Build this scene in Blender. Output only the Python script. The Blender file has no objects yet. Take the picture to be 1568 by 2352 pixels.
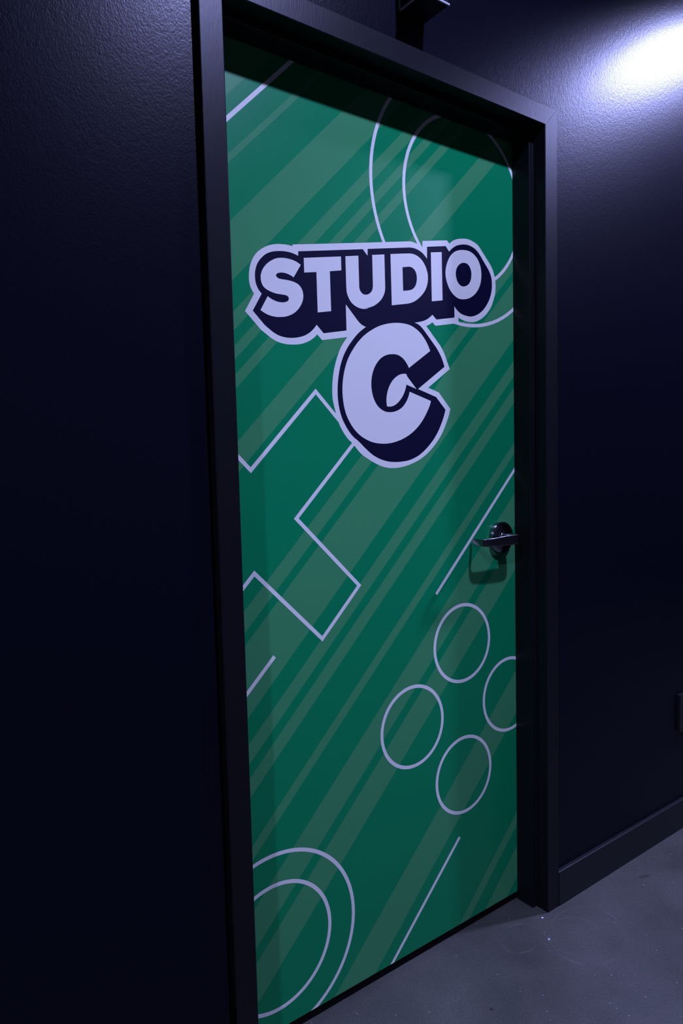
import bpy, bmesh, math, random
from mathutils import Vector, Matrix
from mathutils.geometry import tessellate_polygon
random.seed(7)
scene = bpy.context.scene
COL = scene.collection

# ---------------------------------------------------------------- camera
cam_data = bpy.data.cameras.new('camera')
cam = bpy.data.objects.new('camera', cam_data)
COL.objects.link(cam)
scene.camera = cam
cam_data.sensor_fit = 'VERTICAL'
cam_data.sensor_height = 36.0
cam_data.lens = 1606.55 / 2352.0 * 36.0
cam_data.clip_start = 0.02
YAW, PITCH, ROLL = 0.63197424, -0.07265095, -0.02500632
fwd = Vector((math.sin(YAW) * math.cos(PITCH), math.cos(YAW) * math.cos(PITCH), math.sin(PITCH)))
rgt = Vector((math.cos(YAW), -math.sin(YAW), 0.0))
upv = rgt.cross(fwd)
r2 = rgt * math.cos(ROLL) + upv * math.sin(ROLL)
u2 = -rgt * math.sin(ROLL) + upv * math.cos(ROLL)
M = Matrix((r2, u2, -fwd)).transposed().to_4x4()
M.translation = Vector((-0.63078427, -1.18840563, 1.27903546))
cam.matrix_world = M

# ---------------------------------------------------------------- view, world, lamps
scene.view_settings.view_transform = 'Standard'
scene.view_settings.look = 'None'
scene.view_settings.exposure = 0.0
scene.view_settings.gamma = 1.0
scene.view_settings.use_curve_mapping = False
world = bpy.data.worlds.new('world')
scene.world = world
world.use_nodes = True
world.node_tree.nodes['Background'].inputs[0].default_value = (0.0, 0.0, 0.0, 1)
world.node_tree.nodes['Background'].inputs[1].default_value = 0.0

LAMP_COLOR = (0.42, 0.45, 1.0)
BEAM = math.radians(138)
CEIL = 3.36
# position x, y, lens height, watts, disc size of every ceiling downlight of the corridor
DOWNLIGHTS = [
    (0.60, -1.25, 3.25, 252.0, 0.10),
    (-2.45, -2.12, 3.25, 330.0, 0.14),
    (2.76, -0.66, 3.25, 470.0, 0.16),
]

W, H, FACE = 0.92257, 2.134, 0.0488      # frame opening and face width
DY = 0.0942                              # door face behind the frame face
WY = 0.0113                              # wall face behind the frame face
STOP = 0.0159

# ---------------------------------------------------------------- helpers
def tag(o, label=None, cat=None, group=None, kind=None):
    if label: o['label'] = label
    if cat: o['category'] = cat
    if group: o['group'] = group
    if kind: o['kind'] = kind
    return o

def empty(name, loc=(0, 0, 0), parent=None):
    o = bpy.data.objects.new(name, None)
    COL.objects.link(o)
    o.location = loc
    if parent: o.parent = parent
    return o

def link(name, bm, mats, parent=None, smooth=False, offset=None):
    bm.normal_update()
    me = bpy.data.meshes.new(name)
    bm.to_mesh(me); bm.free()
    if not isinstance(mats, (list, tuple)): mats = [mats]
    for m in mats: me.materials.append(m)
    if smooth:
        for p in me.polygons: p.use_smooth = True
    o = bpy.data.objects.new(name, me)
    COL.objects.link(o)
    if parent:
        o.parent = parent
        p = parent; loc = Vector((0, 0, 0))
        while p is not None:
            loc += p.location; p = p.parent
        me.transform(Matrix.Translation(-loc))
    return o

def box(bm, x0, x1, y0, y1, z0, z1, mi=0):
    vs = [bm.verts.new((x, y, z)) for x in (x0, x1) for y in (y0, y1) for z in (z0, z1)]
    for a in ((0, 1, 3, 2), (4, 6, 7, 5), (0, 4, 5, 1), (2, 3, 7, 6), (0, 2, 6, 4), (1, 5, 7, 3)):
        f = bm.faces.new([vs[i] for i in a]); f.material_index = mi
    return vs

def bevel(bm, w, seg=2):
    bmesh.ops.recalc_face_normals(bm, faces=bm.faces)
    bmesh.ops.bevel(bm, geom=bm.edges[:], offset=w, segments=seg, affect='EDGES', profile=0.7)

def bbox(x0, x1, y0, y1, z0, z1, w=0.001, seg=2):
    bm = bmesh.new(); box(bm, x0, x1, y0, y1, z0, z1); bevel(bm, w, seg); return bm

def lathe(bm, prof, centre, seg=64):
    """prof: (radius, depth towards -y) turned round an axis parallel to y."""
    rings = []
    for r, y in prof:
        if r < 1e-6:
            rings.append([bm.verts.new((centre[0], centre[1] - y, centre[2]))])
        else:
            rings.append([bm.verts.new((centre[0] + r * math.cos(2 * math.pi * i / seg), centre[1] - y,
                                        centre[2] + r * math.sin(2 * math.pi * i / seg))) for i in range(seg)])
    for a, b in zip(rings[:-1], rings[1:]):
        for i in range(seg):
            j = (i + 1) % seg
            q = [a[i % len(a)], a[j % len(a)], b[j % len(b)], b[i % len(b)]]
            u = []
            for v in q:
                if v not in u: u.append(v)
            if len(u) > 2: bm.faces.new(u)
    bmesh.ops.recalc_face_normals(bm, faces=bm.faces)

# ---------------------------------------------------------------- materials
def nodes(name):
    m = bpy.data.materials.new(name); m.use_nodes = True
    nt = m.node_tree
    return m, nt, nt.nodes['Principled BSDF']

def plain(name, col, rough=0.5, metal=0.0, spec=0.5, coat=0.0, bump=None):
    m, nt, p = nodes(name)
    p.inputs['Base Color'].default_value = (*col, 1)
    p.inputs['Roughness'].default_value = rough
    p.inputs['Metallic'].default_value = metal
    p.inputs['Specular IOR Level'].default_value = spec
    if bump:
        add_bump(nt, p, *bump)
    return m

def add_bump(nt, p, scale, strength, dist=0.001, stretch=(1, 1, 1), detail=3.0):
    tc = nt.nodes.new('ShaderNodeTexCoord')
    mp = nt.nodes.new('ShaderNodeMapping'); mp.inputs['Scale'].default_value = stretch
    n = nt.nodes.new('ShaderNodeTexNoise'); n.inputs['Scale'].default_value = scale
    n.inputs['Detail'].default_value = detail
    b = nt.nodes.new('ShaderNodeBump'); b.inputs['Strength'].default_value = strength
    b.inputs['Distance'].default_value = dist
    nt.links.new(tc.outputs['Object'], mp.inputs[0]); nt.links.new(mp.outputs[0], n.inputs['Vector'])
    nt.links.new(n.outputs['Fac'], b.inputs['Height'])
    if p.inputs['Normal'].is_linked:
        prev = p.inputs['Normal'].links[0].from_socket
        nt.links.new(prev, b.inputs['Normal'])
    nt.links.new(b.outputs[0], p.inputs['Normal'])
    return n

def wall_material():
    m, nt, p = nodes('navy_wall_paint')
    p.inputs['Base Color'].default_value = (0.004, 0.004, 0.009, 1)
    p.inputs['Roughness'].default_value = 0.40
    p.inputs['Specular IOR Level'].default_value = 0.145
    add_bump(nt, p, 330.0, 0.25, 0.0010, (1, 1, 0.7), 2.0)
    add_bump(nt, p, 110.0, 0.10, 0.0020, (1, 1, 0.8))
    n = nt.nodes.new('ShaderNodeTexNoise'); n.inputs['Scale'].default_value = 5.0
    n.inputs['Detail'].default_value = 4.0
    mr = nt.nodes.new('ShaderNodeMapRange')
    mr.inputs['To Min'].default_value = 0.27; mr.inputs['To Max'].default_value = 0.33
    nt.links.new(n.outputs['Fac'], mr.inputs['Value']); nt.links.new(mr.outputs[0], p.inputs['Roughness'])
    return m

def floor_material():
    m, nt, p = nodes('sealed_concrete')
    L = nt.links; N = nt.nodes.new
    tc = N('ShaderNodeTexCoord')
    n1 = N('ShaderNodeTexNoise'); n1.inputs['Scale'].default_value = 3.2; n1.inputs['Detail'].default_value = 8
    n1.inputs['Roughness'].default_value = 0.62
    L.new(tc.outputs['Object'], n1.inputs['Vector'])
    cr = N('ShaderNodeValToRGB')
    cr.color_ramp.elements[0].position = 0.32; cr.color_ramp.elements[0].color = (0.046, 0.048, 0.036, 1)
    cr.color_ramp.elements[1].position = 0.70; cr.color_ramp.elements[1].color = (0.086, 0.085, 0.070, 1)
    L.new(n1.outputs['Fac'], cr.inputs[0])
    # fine grain
    n2 = N('ShaderNodeTexNoise'); n2.inputs['Scale'].default_value = 180; n2.inputs['Detail'].default_value = 3
    L.new(tc.outputs['Object'], n2.inputs['Vector'])
    mr = N('ShaderNodeMapRange'); mr.inputs['From Min'].default_value = 0.3; mr.inputs['From Max'].default_value = 0.7
    mr.inputs['To Min'].default_value = 0.82; mr.inputs['To Max'].default_value = 1.16
    L.new(n2.outputs['Fac'], mr.inputs[0])
    mx = N('ShaderNodeMix'); mx.data_type = 'RGBA'; mx.blend_type = 'MULTIPLY'; mx.inputs[0].default_value = 1
    L.new(cr.outputs[0], mx.inputs[6]); L.new(mr.outputs[0], mx.inputs[7])
    cur = mx.outputs[2]
    # pale grit specks
    vo = N('ShaderNodeTexVoronoi'); vo.inputs['Scale'].default_value = 60
    L.new(tc.outputs['Object'], vo.inputs['Vector'])
    lt = N('ShaderNodeMath'); lt.operation = 'LESS_THAN'; lt.inputs[1].default_value = 0.085
    L.new(vo.outputs['Distance'], lt.inputs[0])
    sp = N('ShaderNodeSeparateColor'); L.new(vo.outputs['Color'], sp.inputs[0])
    g = N('ShaderNodeMath'); g.operation = 'GREATER_THAN'; g.inputs[1].default_value = 0.80
    L.new(sp.outputs[0], g.inputs[0])
    mu = N('ShaderNodeMath'); mu.operation = 'MULTIPLY'; L.new(lt.outputs[0], mu.inputs[0]); L.new(g.outputs[0], mu.inputs[1])
    mu2 = N('ShaderNodeMath'); mu2.operation = 'MULTIPLY'; mu2.inputs[1].default_value = 0.6; L.new(mu.outputs[0], mu2.inputs[0])
    m2 = N('ShaderNodeMix'); m2.data_type = 'RGBA'; m2.inputs[7].default_value = (0.5, 0.5, 0.48, 1)
    L.new(mu2.outputs[0], m2.inputs[0]); L.new(cur, m2.inputs[6]); cur = m2.outputs[2]

    def blob(cx, cy, rx, ry, ang, inner, outer, col, amount):
        """a stain with a shape of its own: ellipse or ring between two radii"""
        nonlocal cur
        mp = N('ShaderNodeMapping'); mp.vector_type = 'TEXTURE'
        mp.inputs['Location'].default_value = (cx, cy, 0)
        mp.inputs['Rotation'].default_value = (0, 0, ang)
        mp.inputs['Scale'].default_value = (rx, ry, 1)
        L.new(tc.outputs['Object'], mp.inputs[0])
        ln = N('ShaderNodeVectorMath'); ln.operation = 'LENGTH'; L.new(mp.outputs[0], ln.inputs[0])
        a = N('ShaderNodeMapRange'); a.interpolation_type = 'SMOOTHSTEP'
        a.inputs['From Min'].default_value = outer; a.inputs['From Max'].default_value = outer * 0.82
        a.inputs['To Min'].default_value = 0; a.inputs['To Max'].default_value = 1
        L.new(ln.outputs['Value'], a.inputs[0]); k = a.outputs[0]
        if inner > 0:
            b = N('ShaderNodeMapRange'); b.interpolation_type = 'SMOOTHSTEP'
            b.inputs['From Min'].default_value = inner * 0.97; b.inputs['From Max'].default_value = inner * 1.02
            L.new(ln.outputs['Value'], b.inputs[0])
            mm = N('ShaderNodeMath'); mm.operation = 'MULTIPLY'; L.new(k, mm.inputs[0]); L.new(b.outputs[0], mm.inputs[1]); k = mm.outputs[0]
            brk = N('ShaderNodeTexNoise'); brk.inputs['Scale'].default_value = 14
            L.new(tc.outputs['Object'], brk.inputs['Vector'])
            br = N('ShaderNodeMapRange'); br.inputs['From Min'].default_value = 0.42; br.inputs['From Max'].default_value = 0.6
            L.new(brk.outputs['Fac'], br.inputs[0])
            m3 = N('ShaderNodeMath'); m3.operation = 'MULTIPLY'; L.new(k, m3.inputs[0]); L.new(br.outputs[0], m3.inputs[1]); k = m3.outputs[0]
        am = N('ShaderNodeMath'); am.operation = 'MULTIPLY'; am.inputs[1].default_value = amount; L.new(k, am.inputs[0])
        mxx = N('ShaderNodeMix'); mxx.data_type = 'RGBA'; mxx.inputs[7].default_value = (*col, 1)
        L.new(am.outputs[0], mxx.inputs[0]); L.new(cur, mxx.inputs[6]); cur = mxx.outputs[2]
    blob(1.29, -0.0736, 0.024, 0.007, -0.35, 0, 1, (0.04, 0.035, 0.03), 0.85)
    blob(0.5347, -0.1367, 0.0048, 0.0048, 0, 0, 1, (0.02, 0.02, 0.02), 0.9)
    blob(0.835, -0.070, 0.0045, 0.003, 0.5, 0, 1, (0.6, 0.6, 0.6), 0.8)
    blob(0.893, -0.004, 0.004, 0.003, 0.2, 0, 1, (0.7, 0.7, 0.7), 0.9)
    blob(0.93, -0.12, 0.13, 0.10, 0.3, 0.93, 1, (0.30, 0.30, 0.30), 0.45)
    blob(0.90, -0.10, 0.085, 0.07, 0.1, 0.93, 1, (0.28, 0.28, 0.28), 0.35)
    blob(0.78, -0.02, 0.07, 0.05, 0.2, 0.9, 1, (0.28, 0.28, 0.28), 0.35)
    L.new(cur, p.inputs['Base Color'])
    rr = N('ShaderNodeMapRange'); rr.inputs['To Min'].default_value = 0.38; rr.inputs['To Max'].default_value = 0.62
    L.new(n1.outputs['Fac'], rr.inputs[0]); L.new(rr.outputs[0], p.inputs['Roughness'])
    b = N('ShaderNodeBump'); b.inputs['Strength'].default_value = 0.25; b.inputs['Distance'].default_value = 0.0008
    L.new(n2.outputs['Fac'], b.inputs['Height']); L.new(b.outputs[0], p.inputs['Normal'])
    return m

WALL = wall_material()
FLOOR = floor_material()
FRAME = plain('black_frame_paint', (0.008, 0.008, 0.009), 0.36, spec=0.2, bump=(420.0, 0.25, 0.0006, (1, 1, 0.12)))
BASE = plain('black_vinyl', (0.008, 0.008, 0.009), 0.45)
GAP = plain('dark_gap', (0.002, 0.002, 0.002), 0.9, spec=0.1)
CEILM = plain('charcoal_ceiling', (0.008, 0.008, 0.009), 0.95)
FARM = plain('grey_paint', (0.018, 0.018, 0.020), 0.8, bump=(200.0, 0.2, 0.001))
WRAP_R = 0.30
GREEN = plain('green_vinyl', (0.002, 0.268, 0.088), WRAP_R, spec=0.27)
STRIPE = plain('pale_green_vinyl', (0.060, 0.320, 0.115), WRAP_R, spec=0.27)
LINE = plain('white_vinyl', (0.87, 0.88, 0.75), WRAP_R, spec=0.27)
NAVY = plain('navy_vinyl', (0.007, 0.007, 0.028), WRAP_R, spec=0.27)
EDGE = plain('door_edge_paint', (0.01, 0.05, 0.02), 0.5)
CHROME = plain('polished_chrome', (0.36, 0.36, 0.37), 0.14, 1.0)
SATIN = plain('brushed_chrome', (0.26, 0.26, 0.27), 0.24, 1.0, bump=(300.0, 0.1, 0.0003, (1, 1, 8)))
RIM = plain('pale_rim', (0.55, 0.55, 0.58), 0.35)
BLACKP = plain('black_plastic', (0.012, 0.012, 0.013), 0.35)

# outlines of the printed logo and stripe bands, in metres on the door face (x, z, corner flag)
LOGO = {
 'letter_s': [(0.2171,1.7012,1),(0.206,1.7063,0),(0.1949,1.7088,0),(0.1816,1.7098,0),(0.1684,1.7089,0),(0.1563,1.7061,0),(0.1442,1.7001,0),(0.1322,1.6912,0),(0.1233,1.6804,0),(0.1183,1.6698,0),(0.1171,1.6607,0),(0.1186,1.6519,0),(0.123,1.6443,0),(0.1302,1.6394,0),(0.1397,1.636,0),(0.1526,1.6335,0),(0.1656,1.6331,0),(0.1755,1.6329,0),(0.1821,1.6308,0),(0.1843,1.626,0),(0.1813,1.621,0),(0.1738,1.6178,0),(0.1661,1.6166,0),(0.1563,1.6168,0),(0.1455,1.6194,0),(0.1392,1.6218,0),(0.1325,1.6255,1),(0.1142,1.5954,1),(0.1231,1.5906,0),(0.1357,1.5866,0),(0.1486,1.5851,0),(0.1595,1.5855,0),(0.175,1.5881,0),(0.1908,1.5942,0),(0.2046,1.604,0),(0.2153,1.6174,0),(0.2206,1.6302,0),(0.2208,1.6424,0),(0.2172,1.6517,0),(0.2099,1.6589,0),(0.1999,1.6626,0),(0.1888,1.6643,0),(0.1777,1.6648,0),(0.1668,1.6648,0),(0.1592,1.6658,0),(0.1545,1.6696,0),(0.1551,1.6733,0),(0.1596,1.6765,0),(0.1695,1.6787,0),(0.1793,1.6784,0),(0.1892,1.6762,0),(0.198,1.6726,1)],
 'letter_t': [(0.2252,1.7171,1),(0.3251,1.735,1),(0.3254,1.7046,1),(0.2935,1.6984,1),(0.2943,1.6117,1),(0.258,1.6052,1),(0.2574,1.6918,1),(0.2255,1.6863,1)],
 'letter_u': [(0.3375,1.7372,1),(0.3745,1.7441,1),(0.3749,1.6767,1),(0.3759,1.6698,0),(0.3804,1.663,0),(0.3867,1.6596,0),(0.3937,1.6592,0),(0.4024,1.6618,0),(0.4091,1.6669,0),(0.4135,1.6734,0),(0.4153,1.6817,1),(0.415,1.7518,1),(0.4517,1.7584,1),(0.4522,1.6854,1),(0.451,1.6738,0),(0.4455,1.6616,0),(0.4361,1.6502,0),(0.4208,1.6389,0),(0.4042,1.6317,0),(0.3909,1.6282,0),(0.4002,1.6288,0),(0.3871,1.6264,0),(0.3742,1.627,0),(0.3615,1.6308,0),(0.3503,1.6381,0),(0.3431,1.6481,0),(0.3391,1.6585,0),(0.338,1.6721,1)],
 'letter_d': [(0.4705,1.7622,1),(0.5279,1.7722,1),(0.544,1.773,0),(0.5586,1.7695,0),(0.5716,1.7619,0),(0.5823,1.7496,0),(0.5886,1.7349,0),(0.59,1.7207,0),(0.587,1.7058,0),(0.58,1.6917,0),(0.568,1.6783,0),(0.5529,1.6663,0),(0.5381,1.6584,0),(0.5234,1.6535,1),(0.4717,1.6438,1)],
 'letter_i': [(0.6011,1.7857,1),(0.6381,1.7923,1),(0.6389,1.6743,1),(0.602,1.6677,1)],
 'letter_o': [(0.7164,1.8092,0),(0.7347,1.8095,0),(0.7524,1.8046,0),(0.7679,1.7935,0),(0.7779,1.7771,0),(0.7814,1.7585,0),(0.7796,1.7403,0),(0.7736,1.7242,0),(0.7621,1.7087,0),(0.7458,1.6961,0),(0.729,1.6886,0),(0.7106,1.685,0),(0.6943,1.6856,0),(0.6783,1.6925,0),(0.6643,1.7049,0),(0.6548,1.7217,0),(0.6506,1.7384,0),(0.6523,1.7558,0),(0.6586,1.7726,0),(0.6687,1.7876,0),(0.6838,1.7998,0),(0.7001,1.8062,0)],
 'letter_c': [(0.5937,1.5458,1),(0.5862,1.5597,0),(0.5761,1.5734,0),(0.563,1.5859,0),(0.5471,1.5958,0),(0.5285,1.6026,0),(0.5057,1.6049,0),(0.4832,1.604,0),(0.4611,1.6004,0),(0.4391,1.5945,0),(0.4175,1.5855,0),(0.3933,1.5713,0),(0.3747,1.5566,0),(0.3575,1.5382,0),(0.3403,1.5141,0),(0.33,1.4916,0),(0.3233,1.4674,0),(0.3204,1.4454,0),(0.3205,1.4255,0),(0.3231,1.4056,0),(0.3288,1.3857,0),(0.3384,1.3678,0),(0.3507,1.3518,0),(0.3683,1.337,0),(0.389,1.3265,0),(0.4101,1.3202,0),(0.4344,1.3178,0),(0.4565,1.3187,0),(0.4789,1.3229,0),(0.5018,1.3303,0),(0.5252,1.3417,0),(0.546,1.3564,0),(0.5642,1.374,0),(0.5796,1.395,0),(0.5884,1.4095,0),(0.5938,1.4228,1),(0.5232,1.4431,1),(0.5186,1.4301,0),(0.5096,1.416,0),(0.4965,1.4035,0),(0.4779,1.395,0),(0.4584,1.3923,0),(0.4419,1.3944,0),(0.4258,1.4028,0),(0.4141,1.4163,0),(0.4066,1.4346,0),(0.404,1.455,0),(0.4064,1.4735,0),(0.4122,1.4902,0),(0.4219,1.5052,0),(0.4357,1.5184,0),(0.4536,1.5268,0),(0.4744,1.5299,0),(0.4911,1.5279,0),(0.5051,1.5208,0),(0.5148,1.5113,0),(0.5223,1.5001,1)],
 'hole_d': [(0.5073,1.7369,1),(0.5271,1.7411,1),(0.5374,1.7407,0),(0.5464,1.7358,0),(0.5517,1.7275,0),(0.5531,1.7158,0),(0.5505,1.7036,0),(0.5444,1.6943,0),(0.5355,1.688,0),(0.5226,1.6843,1),(0.5081,1.6818,1)],
 'hole_o': [(0.7177,1.7774,0),(0.7286,1.7765,0),(0.7377,1.7702,0),(0.7431,1.7596,0),(0.7436,1.7483,0),(0.7409,1.7366,0),(0.7344,1.7269,0),(0.7251,1.7207,0),(0.713,1.7174,0),(0.7014,1.7195,0),(0.6922,1.7278,0),(0.6874,1.7408,0),(0.6876,1.752,0),(0.6921,1.7626,0),(0.6994,1.7703,0),(0.7085,1.7754,0)],
 'hole_c': [(0.5136,1.4849,1),(0.5056,1.4853,0),(0.4942,1.4831,0),(0.4828,1.4778,0),(0.4715,1.4695,0),(0.4615,1.4575,0),(0.4542,1.4436,0),(0.4502,1.4289,0),(0.4491,1.4184,0),(0.4505,1.4063,1),(0.4587,1.4055,0),(0.4699,1.4075,0),(0.4812,1.413,0),(0.4927,1.4225,0),(0.5021,1.4338,0),(0.509,1.4469,0),(0.5136,1.4598,1),(0.5458,1.4505,1),(0.5169,1.4787,1)],
 'navy': [(0.1182,1.6289,1),(0.1105,1.6374,0),(0.1053,1.6484,0),(0.1036,1.6624,0),(0.1051,1.6752,0),(0.11,1.6884,0),(0.1188,1.7004,0),(0.1319,1.7117,0),(0.1471,1.7185,0),(0.1645,1.7224,0),(0.1799,1.7238,0),(0.1954,1.7231,0),(0.2112,1.7195,1),(0.2115,1.7289,1),(0.3878,1.7606,1),(0.4015,1.748,1),(0.4019,1.7634,1),(0.5282,1.7863,1),(0.5427,1.7874,0),(0.5573,1.7857,0),(0.5704,1.7813,0),(0.5802,1.7753,0),(0.588,1.7684,1),(0.5886,1.7974,1),(0.6523,1.8091,1),(0.6643,1.7973,1),(0.6769,1.808,0),(0.6931,1.817,0),(0.7166,1.8232,0),(0.7368,1.8239,0),(0.7571,1.819,0),(0.7719,1.8101,0),(0.7869,1.795,1),(0.802,1.7798,1),(0.8134,1.7666,0),(0.8202,1.752,0),(0.8219,1.7354,0),(0.8197,1.7169,0),(0.8124,1.6979,0),(0.8013,1.6811,0),(0.7849,1.6643,0),(0.7638,1.6513,0),(0.7412,1.6445,0),(0.7227,1.6446,0),(0.7063,1.6473,0),(0.6919,1.6541,0),(0.6802,1.6641,1),(0.6804,1.6359,1),(0.6168,1.6247,1),(0.6033,1.6351,1),(0.592,1.6266,0),(0.5784,1.6193,0),(0.5616,1.614,0),(0.5435,1.6104,1),(0.5605,1.6049,0),(0.5765,1.5924,1),(0.6104,1.5601,1),(0.6209,1.5486,0),(0.6329,1.5314,0),(0.6424,1.5099,1),(0.5511,1.4507,1),(0.6117,1.4333,1),(0.6437,1.4024,1),(0.6377,1.3851,0),(0.628,1.3659,0),(0.6151,1.3447,0),(0.5962,1.3225,0),(0.5715,1.3016,0),(0.5474,1.2871,0),(0.5207,1.2777,0),(0.4947,1.2741,0),(0.4692,1.2736,0),(0.447,1.276,0),(0.4226,1.2829,0),(0.4013,1.2935,0),(0.3806,1.3088,0),(0.3704,1.3175,0),(0.3602,1.3257,1),(0.3451,1.3365,0),(0.3304,1.3536,0),(0.3184,1.3735,0),(0.3115,1.3924,0),(0.3072,1.4151,0),(0.3066,1.4408,0),(0.3093,1.4647,0),(0.3159,1.4927,0),(0.3252,1.5151,0),(0.3371,1.5347,0),(0.3515,1.5521,0),(0.37,1.5706,0),(0.3919,1.5863,1),(0.3796,1.5901,0),(0.3695,1.5974,1),(0.3355,1.6309,1),(0.3358,1.573,1),(0.2723,1.5614,1),(0.2541,1.5784,1),(0.2467,1.5694,0),(0.2352,1.5596,0),(0.2211,1.5519,0),(0.2049,1.547,0),(0.189,1.5445,0),(0.1734,1.5442,0),(0.1581,1.5466,0),(0.1452,1.5516,0),(0.1336,1.5586,0),(0.1222,1.5663,1),(0.0959,1.5921,1)],
 'white': [(0.1003,1.6268,1),(0.0931,1.6379,0),(0.0898,1.65,0),(0.0898,1.6642,0),(0.092,1.6787,0),(0.0977,1.6937,0),(0.1076,1.7085,0),(0.1217,1.7205,0),(0.139,1.73,0),(0.1585,1.7357,0),(0.1716,1.7374,0),(0.1848,1.7382,0),(0.197,1.7373,1),(0.1976,1.7409,1),(0.3966,1.7765,1),(0.5254,1.8001,1),(0.5366,1.8015,0),(0.5479,1.8007,0),(0.5625,1.7983,0),(0.5733,1.7948,1),(0.5736,1.8088,1),(0.6568,1.8237,1),(0.6658,1.8171,1),(0.679,1.8266,0),(0.6952,1.8332,0),(0.7132,1.8371,0),(0.7315,1.8388,0),(0.7499,1.8363,0),(0.7685,1.8299,0),(0.7815,1.8192,1),(0.8137,1.7892,1),(0.8244,1.7759,0),(0.8328,1.7576,0),(0.836,1.7372,0),(0.8346,1.7161,0),(0.828,1.6971,0),(0.818,1.6772,0),(0.8022,1.6591,0),(0.7827,1.6442,0),(0.7617,1.6344,0),(0.7428,1.6306,0),(0.7243,1.6303,0),(0.7078,1.6331,0),(0.6941,1.6372,1),(0.695,1.6248,1),(0.6741,1.6198,1),(0.613,1.6092,1),(0.6029,1.617,1),(0.5933,1.6107,0),(0.5818,1.6058,1),(0.6288,1.5615,1),(0.6424,1.5431,0),(0.6514,1.5248,0),(0.6611,1.5054,1),(0.5854,1.4553,1),(0.6212,1.4451,1),(0.6611,1.405,1),(0.6551,1.3876,0),(0.6452,1.3672,0),(0.6306,1.3425,0),(0.6115,1.3202,0),(0.5866,1.2982,0),(0.5561,1.2795,0),(0.5234,1.2675,0),(0.4915,1.2607,0),(0.4633,1.2593,0),(0.4384,1.2624,0),(0.4141,1.2706,0),(0.3904,1.2823,0),(0.3723,1.2929,0),(0.3596,1.3039,0),(0.3471,1.3173,0),(0.3322,1.3295,0),(0.3176,1.3475,0),(0.3058,1.3694,0),(0.2969,1.399,0),(0.2922,1.4206,0),(0.2922,1.4462,0),(0.2955,1.4719,0),(0.3024,1.4978,0),(0.3131,1.5241,0),(0.3236,1.5416,0),(0.3378,1.5586,1),(0.2677,1.5462,1),(0.255,1.5576,1),(0.2441,1.5481,0),(0.2299,1.5399,0),(0.2113,1.5333,0),(0.1885,1.5304,0),(0.1707,1.5305,0),(0.1532,1.5336,0),(0.1383,1.5398,0),(0.1257,1.5475,0),(0.1133,1.5555,1),(0.0778,1.5895,1)],
}
STRIPES = [(1.9547, 9), (1.825, 1.8424), (1.5962, 1.7133), (1.4976, 1.535), (1.4393, 1.4672), (1.3809, 1.4094), (1.2115, 1.2739), (0.8744, 0.9202), (0.6919, 0.848), (0.5922, 0.635), (0.5196, 0.5618), (0.3811, 0.4116), (0.1813, 0.2713), (0.0564, 0.1483), (-0.3547, -0.2312), (-0.6846, -0.6462), (-0.8398, -0.7475)]

# ---------------------------------------------------------------- the room shell
X0, X1, YB = -3.4, 5.2, -2.9
bm = bmesh.new(); box(bm, X0, X1, YB, 0.5, -0.1, 0.0)
tag(link('floor', bm, FLOOR), kind='structure')
bm = bmesh.new(); box(bm, X0, X1, YB, 0.5, CEIL, CEIL + 0.1)
tag(link('ceiling', bm, CEILM), kind='structure')
GX0, GX1 = -0.0573, W + FACE - 0.0012                 # the wall stops a finger short of the frame on the hinge side
ZT = H + FACE - 0.0012
bm = bmesh.new()
box(bm, X0, GX0, WY, WY + 0.12, 0, CEIL)
box(bm, GX1, X1, WY, WY + 0.12, 0, CEIL)
box(bm, GX0, GX1, WY, WY + 0.12, ZT, CEIL)
tag(link('wall_front', bm, WALL), kind='structure')
bm = bmesh.new(); box(bm, GX0, -FACE + 0.004, WY + 0.020, WY + 0.115, 0, ZT)
tag(link('trim_2', bm, GAP), kind='structure')        # packing behind the open joint beside the frame
bm = bmesh.new(); box(bm, X0, 3.35, YB - 0.1, YB, 0, 3.0); 
tag(link('wall_back', bm, FARM), kind='structure')
bm = bmesh.new(); box(bm, X0, 3.35, YB - 0.1, YB, 3.0, CEIL); box(bm, 3.35, X1, YB - 0.1, YB, 0, CEIL)
tag(link('wall_back_dark', bm, CEILM), kind='structure')  # unseen dark section added to bound the back wall's reflection in the door
bm = bmesh.new(); box(bm, X0 - 0.1, X0, YB, 0.5, 0, CEIL)
tag(link('wall_left', bm, WALL), kind='structure')
bm = bmesh.new(); box(bm, X1, X1 + 0.1, YB, 0.5, 0, CEIL)
tag(link('wall_right', bm, WALL), kind='structure')
bm = bmesh.new(); box(bm, -0.3, W + 0.3, 0.30, 0.36, 0, 2.5)
box(bm, -0.3, -0.2, 0.1315, 0.30, 0, 2.5); box(bm, W + 0.2, W + 0.3, 0.1315, 0.30, 0, 2.5)
box(bm, -0.2, W + 0.2, 0.1315, 0.30, 2.4, 2.5)
tag(link('light_block_box', bm, GAP), kind='structure')        # unseen black box added behind the door to keep light out

# baseboards: one eased profile swept along x
def cove(name, xa, xb):
    prof = [(WY, 0.0990), (WY - 0.0095, 0.0990), (WY - 0.0112, 0.0984), (WY - 0.0125, 0.0968), (WY - 0.0130, 0.0940),
            (WY - 0.0130, 0.003), (WY - 0.0135, 0.0), (WY, 0.0)]
    bm = bmesh.new()
    a = [bm.verts.new((xa, y, z)) for y, z in prof]; b = [bm.verts.new((xb, y, z)) for y, z in prof]
    n = len(prof)
    for i in range(n): bm.faces.new((a[i], a[(i + 1) % n], b[(i + 1) % n], b[i]))
    bm.faces.new(a[::-1]); bm.faces.new(b)
    bmesh.ops.recalc_face_normals(bm, faces=bm.faces)
    return tag(link(name, bm, BASE), kind='structure')
cove('baseboard_right', W + FACE + 0.001, X1)
cove('baseboard_left', X0, GX0)

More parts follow.
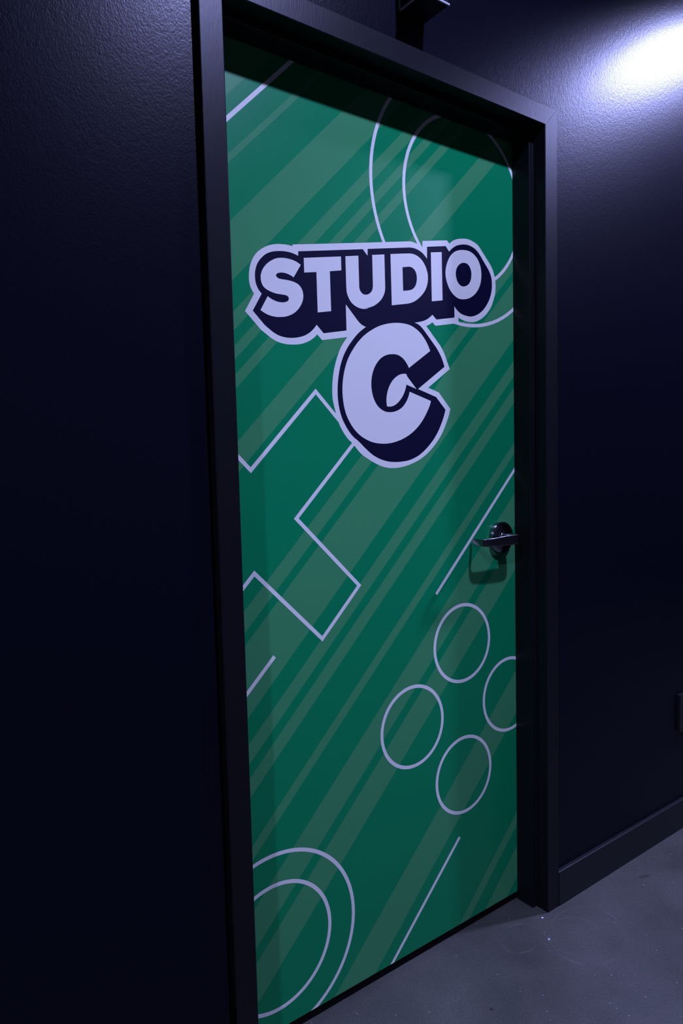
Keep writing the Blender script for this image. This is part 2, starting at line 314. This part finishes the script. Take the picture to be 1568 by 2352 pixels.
# ---------------------------------------------------------------- the door frame: one rolled profile, mitred at the head
def fillet(pts, r=0.0016, seg=3):
    out = []
    for i, (p, k) in enumerate(pts):
        if not k: out.append(p); continue
        a, c = Vector(pts[i - 1][0]), Vector(pts[i + 1][0]); p = Vector(p)
        d1, d2 = (a - p).normalized(), (c - p).normalized()
        rr = min(r, (a - p).length * .4, (c - p).length * .4)
        s, e = p + d1 * rr, p + d2 * rr
        for j in range(seg + 1):
            t = j / seg
            out.append(tuple(s * (1 - t) ** 2 + p * 2 * t * (1 - t) + e * t * t))
    return out
def frame_profile(face):   # (distance outward from the opening, y)
    return fillet([((face, WY + 0.010), 0), ((face, 0.0), 1), ((0.0, 0.0), 1), ((0.0, 0.0388), 1), ((-STOP, 0.0388), 1),
                   ((-STOP, DY), 1), ((0.0, DY + 0.0015), 1), ((0.0, 0.1455), 1), ((face, 0.1455), 0)])
def member(name, prof, A, B, parent):
    """A, B map a profile point to the start and the end of the member"""
    bm = bmesh.new()
    a = [bm.verts.new(A(u, y)) for u, y in prof]; b = [bm.verts.new(B(u, y)) for u, y in prof]
    for i in range(len(prof) - 1):
        bm.faces.new((a[i], a[i + 1], b[i + 1], b[i]))
    bmesh.ops.recalc_face_normals(bm, faces=bm.faces)
    o = link(name, bm, FRAME, parent)
    sm = o.modifiers.new('thick', 'SOLIDIFY'); sm.thickness = 0.0012; sm.offset = 0
    return o
FL = 0.0471
frame = tag(empty('trim_1', (W / 2, 0, 0)), kind='structure')
g = 0.0003
pl, pr = frame_profile(FL), frame_profile(FACE)
def sc(u): return u * FACE / FL if u > 0 else u
member('jamb', pl, lambda u, y: (-u, y, 0.0), lambda u, y: (-u, y, H + sc(u) - g), frame)
member('jamb', pr, lambda u, y: (W + u, y, 0.0), lambda u, y: (W + u, y, H + u - g), frame)
member('head', pr, lambda u, y: (-(u * FL / FACE if u > 0 else u) + g, y, H + u), lambda u, y: (W + u - g, y, H + u), frame)

# ---------------------------------------------------------------- the door
door = tag(empty('door_1', (W / 2, DY, 0.0)), kind='structure')
DX0, DX1, DZ0, DZ1 = 0.003, W - 0.003, 0.0216, H - 0.003
leaf = link('door_leaf', bbox(DX0, DX1, DY + 0.0012, DY + 0.0452, DZ0, DZ1, 0.0008), EDGE, door)
link('gap_shade_strip', bbox(DX0 + 0.01, DX1 - 0.01, DY + 0.0035, DY + 0.010, 0.002, DZ0 + 0.01, 0.0005), GAP, door)  # black strip added to keep the gap under the door dark

def clip(poly, x0, x1, z0, z1):
    def cut(P, ins, inter):
        out = []
        for i, p in enumerate(P):
            q = P[i - 1]
            if ins(p):
                if not ins(q): out.append(inter(q, p))
                out.append(p)
            elif ins(q): out.append(inter(q, p))
        return out
    def ix(v): return lambda a, b: (v, a[1] + (b[1] - a[1]) * (v - a[0]) / (b[0] - a[0]))
    def iz(v): return lambda a, b: (a[0] + (b[0] - a[0]) * (v - a[1]) / (b[1] - a[1]), v)
    for ins, it in ((lambda p: p[0] >= x0, ix(x0)), (lambda p: p[0] <= x1, ix(x1)),
                    (lambda p: p[1] >= z0, iz(z0)), (lambda p: p[1] <= z1, iz(z1))):
        if len(poly) < 3: return []
        poly = cut(poly, ins, it)
    return poly
RECT = (DX0 + 0.0006, DX1 - 0.0006, DZ0 + 0.0006, DZ1 - 0.0006)
LAYER = 0.00003
def put(bm, poly, layer, mi, do_clip=True):
    if do_clip: poly = clip(poly, *RECT)
    if len(poly) < 3: return
    y = DY + 0.0011 - layer * LAYER
    tris = tessellate_polygon([[Vector((p[0], p[1], 0)) for p in poly]])
    vs = [bm.verts.new((p[0], y, p[1])) for p in poly]
    for t in tris:
        try: f = bm.faces.new([vs[i] for i in t])
        except ValueError: continue
        f.normal_update()
        if f.normal.y > 0: f.normal_flip()
        f.material_index = mi
def ribbon(bm, pts, w, layer, mi, closed=False):
    """a printed line of even width with mitred corners"""
    n = len(pts); L, R = [], []
    for i, p in enumerate(pts):
        p = Vector(p)
        a = Vector(pts[i - 1]) if (i or closed) else None
        c = Vector(pts[(i + 1) % n]) if (i < n - 1 or closed) else None
        d1 = (p - a).normalized() if a else (c - p).normalized()
        d2 = (c - p).normalized() if c else d1
        t = (d1 + d2).normalized(); nn = Vector((-t.y, t.x))
        k = w / 2 / max(0.3, nn.dot(Vector((-d1.y, d1.x))))
        L.append(p + nn * k); R.append(p - nn * k)
    for i in range(n if closed else n - 1):
        j = (i + 1) % n
        put(bm, [tuple(L[i]), tuple(L[j]), tuple(R[j]), tuple(R[i])], layer, mi)
def arc(c, r, a0, a1, n=96):
    return [(c[0] + r * math.cos(math.radians(a0 + (a1 - a0) * i / n)), c[1] + r * math.sin(math.radians(a0 + (a1 - a0) * i / n))) for i in range(n + 1)]

bm = bmesh.new()
put(bm, [(RECT[0], RECT[2]), (RECT[1], RECT[2]), (RECT[1], RECT[3]), (RECT[0], RECT[3])], 0, 0)
for lo, hi in STRIPES:                                   # every stripe runs at 45 degrees: lo < z - x < hi
    put(bm, [(-1, lo - 1), (3, lo + 3), (3, hi + 3), (-1, hi - 1)], 1, 1)
LW = 0.0088
# plus sign turned by 45 degrees
cx, cz = 0.0785, 1.1566; a_, b_ = 0.153 / 2, 0.238 + 0.153 / 2
plus = [(a_, a_), (b_, a_), (b_, -a_), (a_, -a_), (a_, -b_), (-a_, -b_), (-a_, -a_), (-b_, -a_), (-b_, a_), (-a_, a_), (-a_, b_), (a_, b_)]
q = math.sqrt(.5)
ribbon(bm, [(cx + (u - v) * q, cz + (u + v) * q) for u, v in plus], LW, 2, 2, True)
for c in ((0.6955, 0.7914), (0.5155, 0.6095), (0.6955, 0.4330), (0.8758, 0.6140)):
    ribbon(bm, arc(c, 0.1018, 0, 360)[:-1], LW, 2, 2, True)
for r in (0.2088, 0.3092): ribbon(bm, arc((0.7250, 1.9302), r, 0, 360)[:-1], LW, 2, 2, True)
for r in (0.2120, 0.1432): ribbon(bm, arc((0.1027, 0.2124), r, 0, 360)[:-1], LW, 2, 2, True)
ribbon(bm, [(-0.15, 1.7600), (0.40, 2.3091)], LW, 2, 2)
ribbon(bm, [(0.6016, 0.9344), (1.10, 1.4380)], LW, 2, 2)
ribbon(bm, [(0.6745, 0.2659), (0.35, -0.0588)], LW, 2, 2)
ribbon(bm, [(0.121, 0.8632), (-0.1, 0.6492)], LW, 2, 2)
wrap = link('printed_wrap', bm, [GREEN, STRIPE, LINE], leaf)
wrap['label'] = 'green printed vinyl with diagonal stripes and thin pale outlines'

def smooth_outline(pts, sub=4):
    """round the outline between its corners"""
    n = len(pts); out = []
    for i in range(n):
        p1, p2 = pts[i], pts[(i + 1) % n]
        if p1[2] and p2[2]: out.append(p1[:2]); continue
        p0 = pts[i - 1] if not p1[2] else (2 * p1[0] - p2[0], 2 * p1[1] - p2[1])
        p3 = pts[(i + 2) % n] if not p2[2] else (2 * p2[0] - p1[0], 2 * p2[1] - p1[1])
        if p1[2]:  # end condition: reflect curvature softly
            q3 = pts[(i + 2) % n]; p0 = (p1[0] * 2.5 - p2[0] * 2 + q3[0] * .5, p1[1] * 2.5 - p2[1] * 2 + q3[1] * .5)
        if p2[2]:
            q0 = pts[i - 1]; p3 = (p2[0] * 2.5 - p1[0] * 2 + q0[0] * .5, p2[1] * 2.5 - p1[1] * 2 + q0[1] * .5)
        for j in range(sub):
            t = j / sub
            out.append(tuple(0.5 * ((2 * p1[k]) + (-p0[k] + p2[k]) * t + (2 * p0[k] - 5 * p1[k] + 4 * p2[k] - p3[k]) * t * t
                       + (-p0[k] + 3 * p1[k] - 3 * p2[k] + p3[k]) * t ** 3) for k in (0, 1)))
    return out
bm = bmesh.new()
put(bm, smooth_outline(LOGO['white']), 3, 0)
put(bm, smooth_outline(LOGO['navy']), 4, 1)
put(bm, smooth_outline(LOGO['hole_c']), 5, 0)
logo = link('printed_logo', bm, [LINE, NAVY], leaf)
logo['label'] = 'navy drop-shadow badge with pale outline behind the lettering'
bm = bmesh.new()
for k in ('letter_s', 'letter_t', 'letter_u', 'letter_d', 'letter_i', 'letter_o', 'letter_c'):
    put(bm, smooth_outline(LOGO[k]), 6, 0)
for k in ('hole_d', 'hole_o'): put(bm, smooth_outline(LOGO[k]), 7, 1)
lettering = link('printed_lettering', bm, [LINE, NAVY], leaf)
lettering['label'] = 'pale block letters reading STUDIO C'

# lever handle
HX, HZ = 0.8418, 1.0603
HY = DY + 0.0010
bm = bmesh.new()
lathe(bm, [(0.0, -0.0005), (0.0428, -0.0005), (0.0430, 0.0006), (0.0430, 0.0112), (0.0422, 0.0130), (0.0408, 0.0138), (0.0300, 0.0150),
           (0.0200, 0.0158), (0.0150, 0.0172), (0.0136, 0.0200), (0.0128, 0.0260), (0.0126, 0.0500), (0.0112, 0.0530), (0.0, 0.0535)], (HX, HY, HZ), 96)
handle = link('door_lever', bm, CHROME, door, smooth=True)
handle['label'] = 'chrome lever on a round rose'
bm = bmesh.new()
path = [(0.8560, 0.0620, 0.0060, 0.0044), (0.8575, 0.0540, 0.0088, 0.0046), (0.8576, 0.0460, 0.0108, 0.0048), (0.8545, 0.0390, 0.0120, 0.0048),
        (0.8470, 0.0354, 0.0128, 0.0048), (0.8300, 0.0342, 0.0130, 0.0046), (0.7950, 0.0342, 0.0126, 0.0044), (0.7650, 0.0348, 0.0114, 0.0042),
        (0.7380, 0.0358, 0.0102, 0.0040), (0.7270, 0.0376, 0.0098, 0.0040), (0.7215, 0.0430, 0.0095, 0.0040), (0.7212, 0.0510, 0.0091, 0.0038),
        (0.7255, 0.0680, 0.0084, 0.0034), (0.7305, 0.0860, 0.0074, 0.0030)]
def cr(pts, sub=5):
    out = []
    for i in range(len(pts) - 1):
        p = [pts[max(0, i - 1)], pts[i], pts[i + 1], pts[min(len(pts) - 1, i + 2)]]
        for j in range(sub):
            t = j / sub
            out.append([0.5 * (2 * p[1][k] + (p[2][k] - p[0][k]) * t + (2 * p[0][k] - 5 * p[1][k] + 4 * p[2][k] - p[3][k]) * t * t
                        + (3 * p[1][k] - p[0][k] - 3 * p[2][k] + p[3][k]) * t ** 3) for k in range(len(pts[0]))])
    out.append(list(pts[-1])); return out
pp = cr(path); rings = []
for i, (x, y, hz, ht) in enumerate(pp):
    a, b = pp[max(0, i - 1)], pp[min(len(pp) - 1, i + 1)]
    t = Vector((b[0] - a[0], b[1] - a[1])).normalized(); nn = Vector((-t.y, t.x))
    ring = []
    for k in range(32):
        th = 2 * math.pi * k / 32; c, s = math.cos(th), math.sin(th)
        e = 0.22
        u = math.copysign(abs(c) ** e, c) * ht; v = math.copysign(abs(s) ** e, s) * hz
        ring.append(bm.verts.new((x + nn.x * u, y + nn.y * u, HZ - 0.001 + v)))
    rings.append(ring)
for a, b in zip(rings[:-1], rings[1:]):
    for k in range(32): bm.faces.new((a[k], a[(k + 1) % 32], b[(k + 1) % 32], b[k]))
bm.faces.new(rings[0]); bm.faces.new(rings[-1])
bmesh.ops.recalc_face_normals(bm, faces=bm.faces)
link('lever_arm', bm, SATIN, handle, smooth=True)

# ---------------------------------------------------------------- small box above the door
BX0, BX1, BZ0, BZ1, BYF = 0.4355, 0.5125, 2.2505, 2.3450, -0.066
fx = tag(empty('wall_fixture', ((BX0 + BX1) / 2, WY, BZ0)), 'small black box with pale rims projecting from the wall above the door', 'wall box')
link('housing', bbox(BX0 + 0.0015, BX1 - 0.0015, BYF + 0.0015, WY, BZ0 + 0.0005, BZ1 - 0.0015, 0.001), BLACKP, fx)
r = 0.0042
def rimbar(name, *a): link(name, bbox(*a, 0.0008), RIM, fx)
rimbar('rim', BX0, BX1, BYF - 0.0015, BYF + 0.0015, BZ0, BZ0 + r)
rimbar('rim', BX0 - 0.0012, BX0 + 0.0016, BYF, WY, BZ0, BZ0 + r)
rimbar('rim', BX0 - 0.0012, BX0 + 0.0016, WY - 0.006, WY, BZ0, BZ1)

# plate at the right edge of the view
pl_ = tag(empty('outlet_cover', (1.665, WY, 0.404)), 'black outlet plate low on the navy wall right of the door', 'outlet')
link('plate', bbox(1.6285, 1.7000, WY - 0.011, WY, 0.3400, 0.4670, 0.0016, 3), BLACKP, pl_)
link('socket', bbox(1.6480, 1.6805, WY - 0.0125, WY - 0.009, 0.372, 0.398, 0.001), BASE, pl_)
link('socket', bbox(1.6480, 1.6805, WY - 0.0125, WY - 0.009, 0.410, 0.436, 0.001), BASE, pl_)

# ---------------------------------------------------------------- ceiling downlights
where = ['in front of the green door', 'towards the hinge end of the corridor', 'past the latch side of the green door']
for i, (x, y, z, watts, size) in enumerate(DOWNLIGHTS):
    root = tag(empty('ceiling_downlight', (x, y, z)), 'black round ceiling downlight ' + where[i], 'ceiling light', 'corridor downlights')
    bm = bmesh.new()
    seg = 48; R1, R0 = size / 2 + 0.025, size / 2 + 0.004
    prof = [(R0, -0.012), (R1, -0.012), (R1, CEIL - z), (R0, CEIL - z)]
    rg = [[bm.verts.new((x + rr * math.cos(2 * math.pi * k / seg), y + rr * math.sin(2 * math.pi * k / seg), z + dz)) for k in range(seg)] for rr, dz in prof]
    for a in range(4):
        for k in range(seg): bm.faces.new((rg[a][k], rg[a][(k + 1) % seg], rg[(a + 1) % 4][(k + 1) % seg], rg[(a + 1) % 4][k]))
    bmesh.ops.recalc_face_normals(bm, faces=bm.faces)
    link('housing', bm, BLACKP, root, smooth=False)
    ld = bpy.data.lights.new('lamp', 'SPOT'); ld.shadow_soft_size = size / 2; ld.spot_size = BEAM; ld.spot_blend = 0.30; ld.energy = watts; ld.color = LAMP_COLOR
    lo = bpy.data.objects.new('lamp', ld); COL.objects.link(lo); lo.parent = root
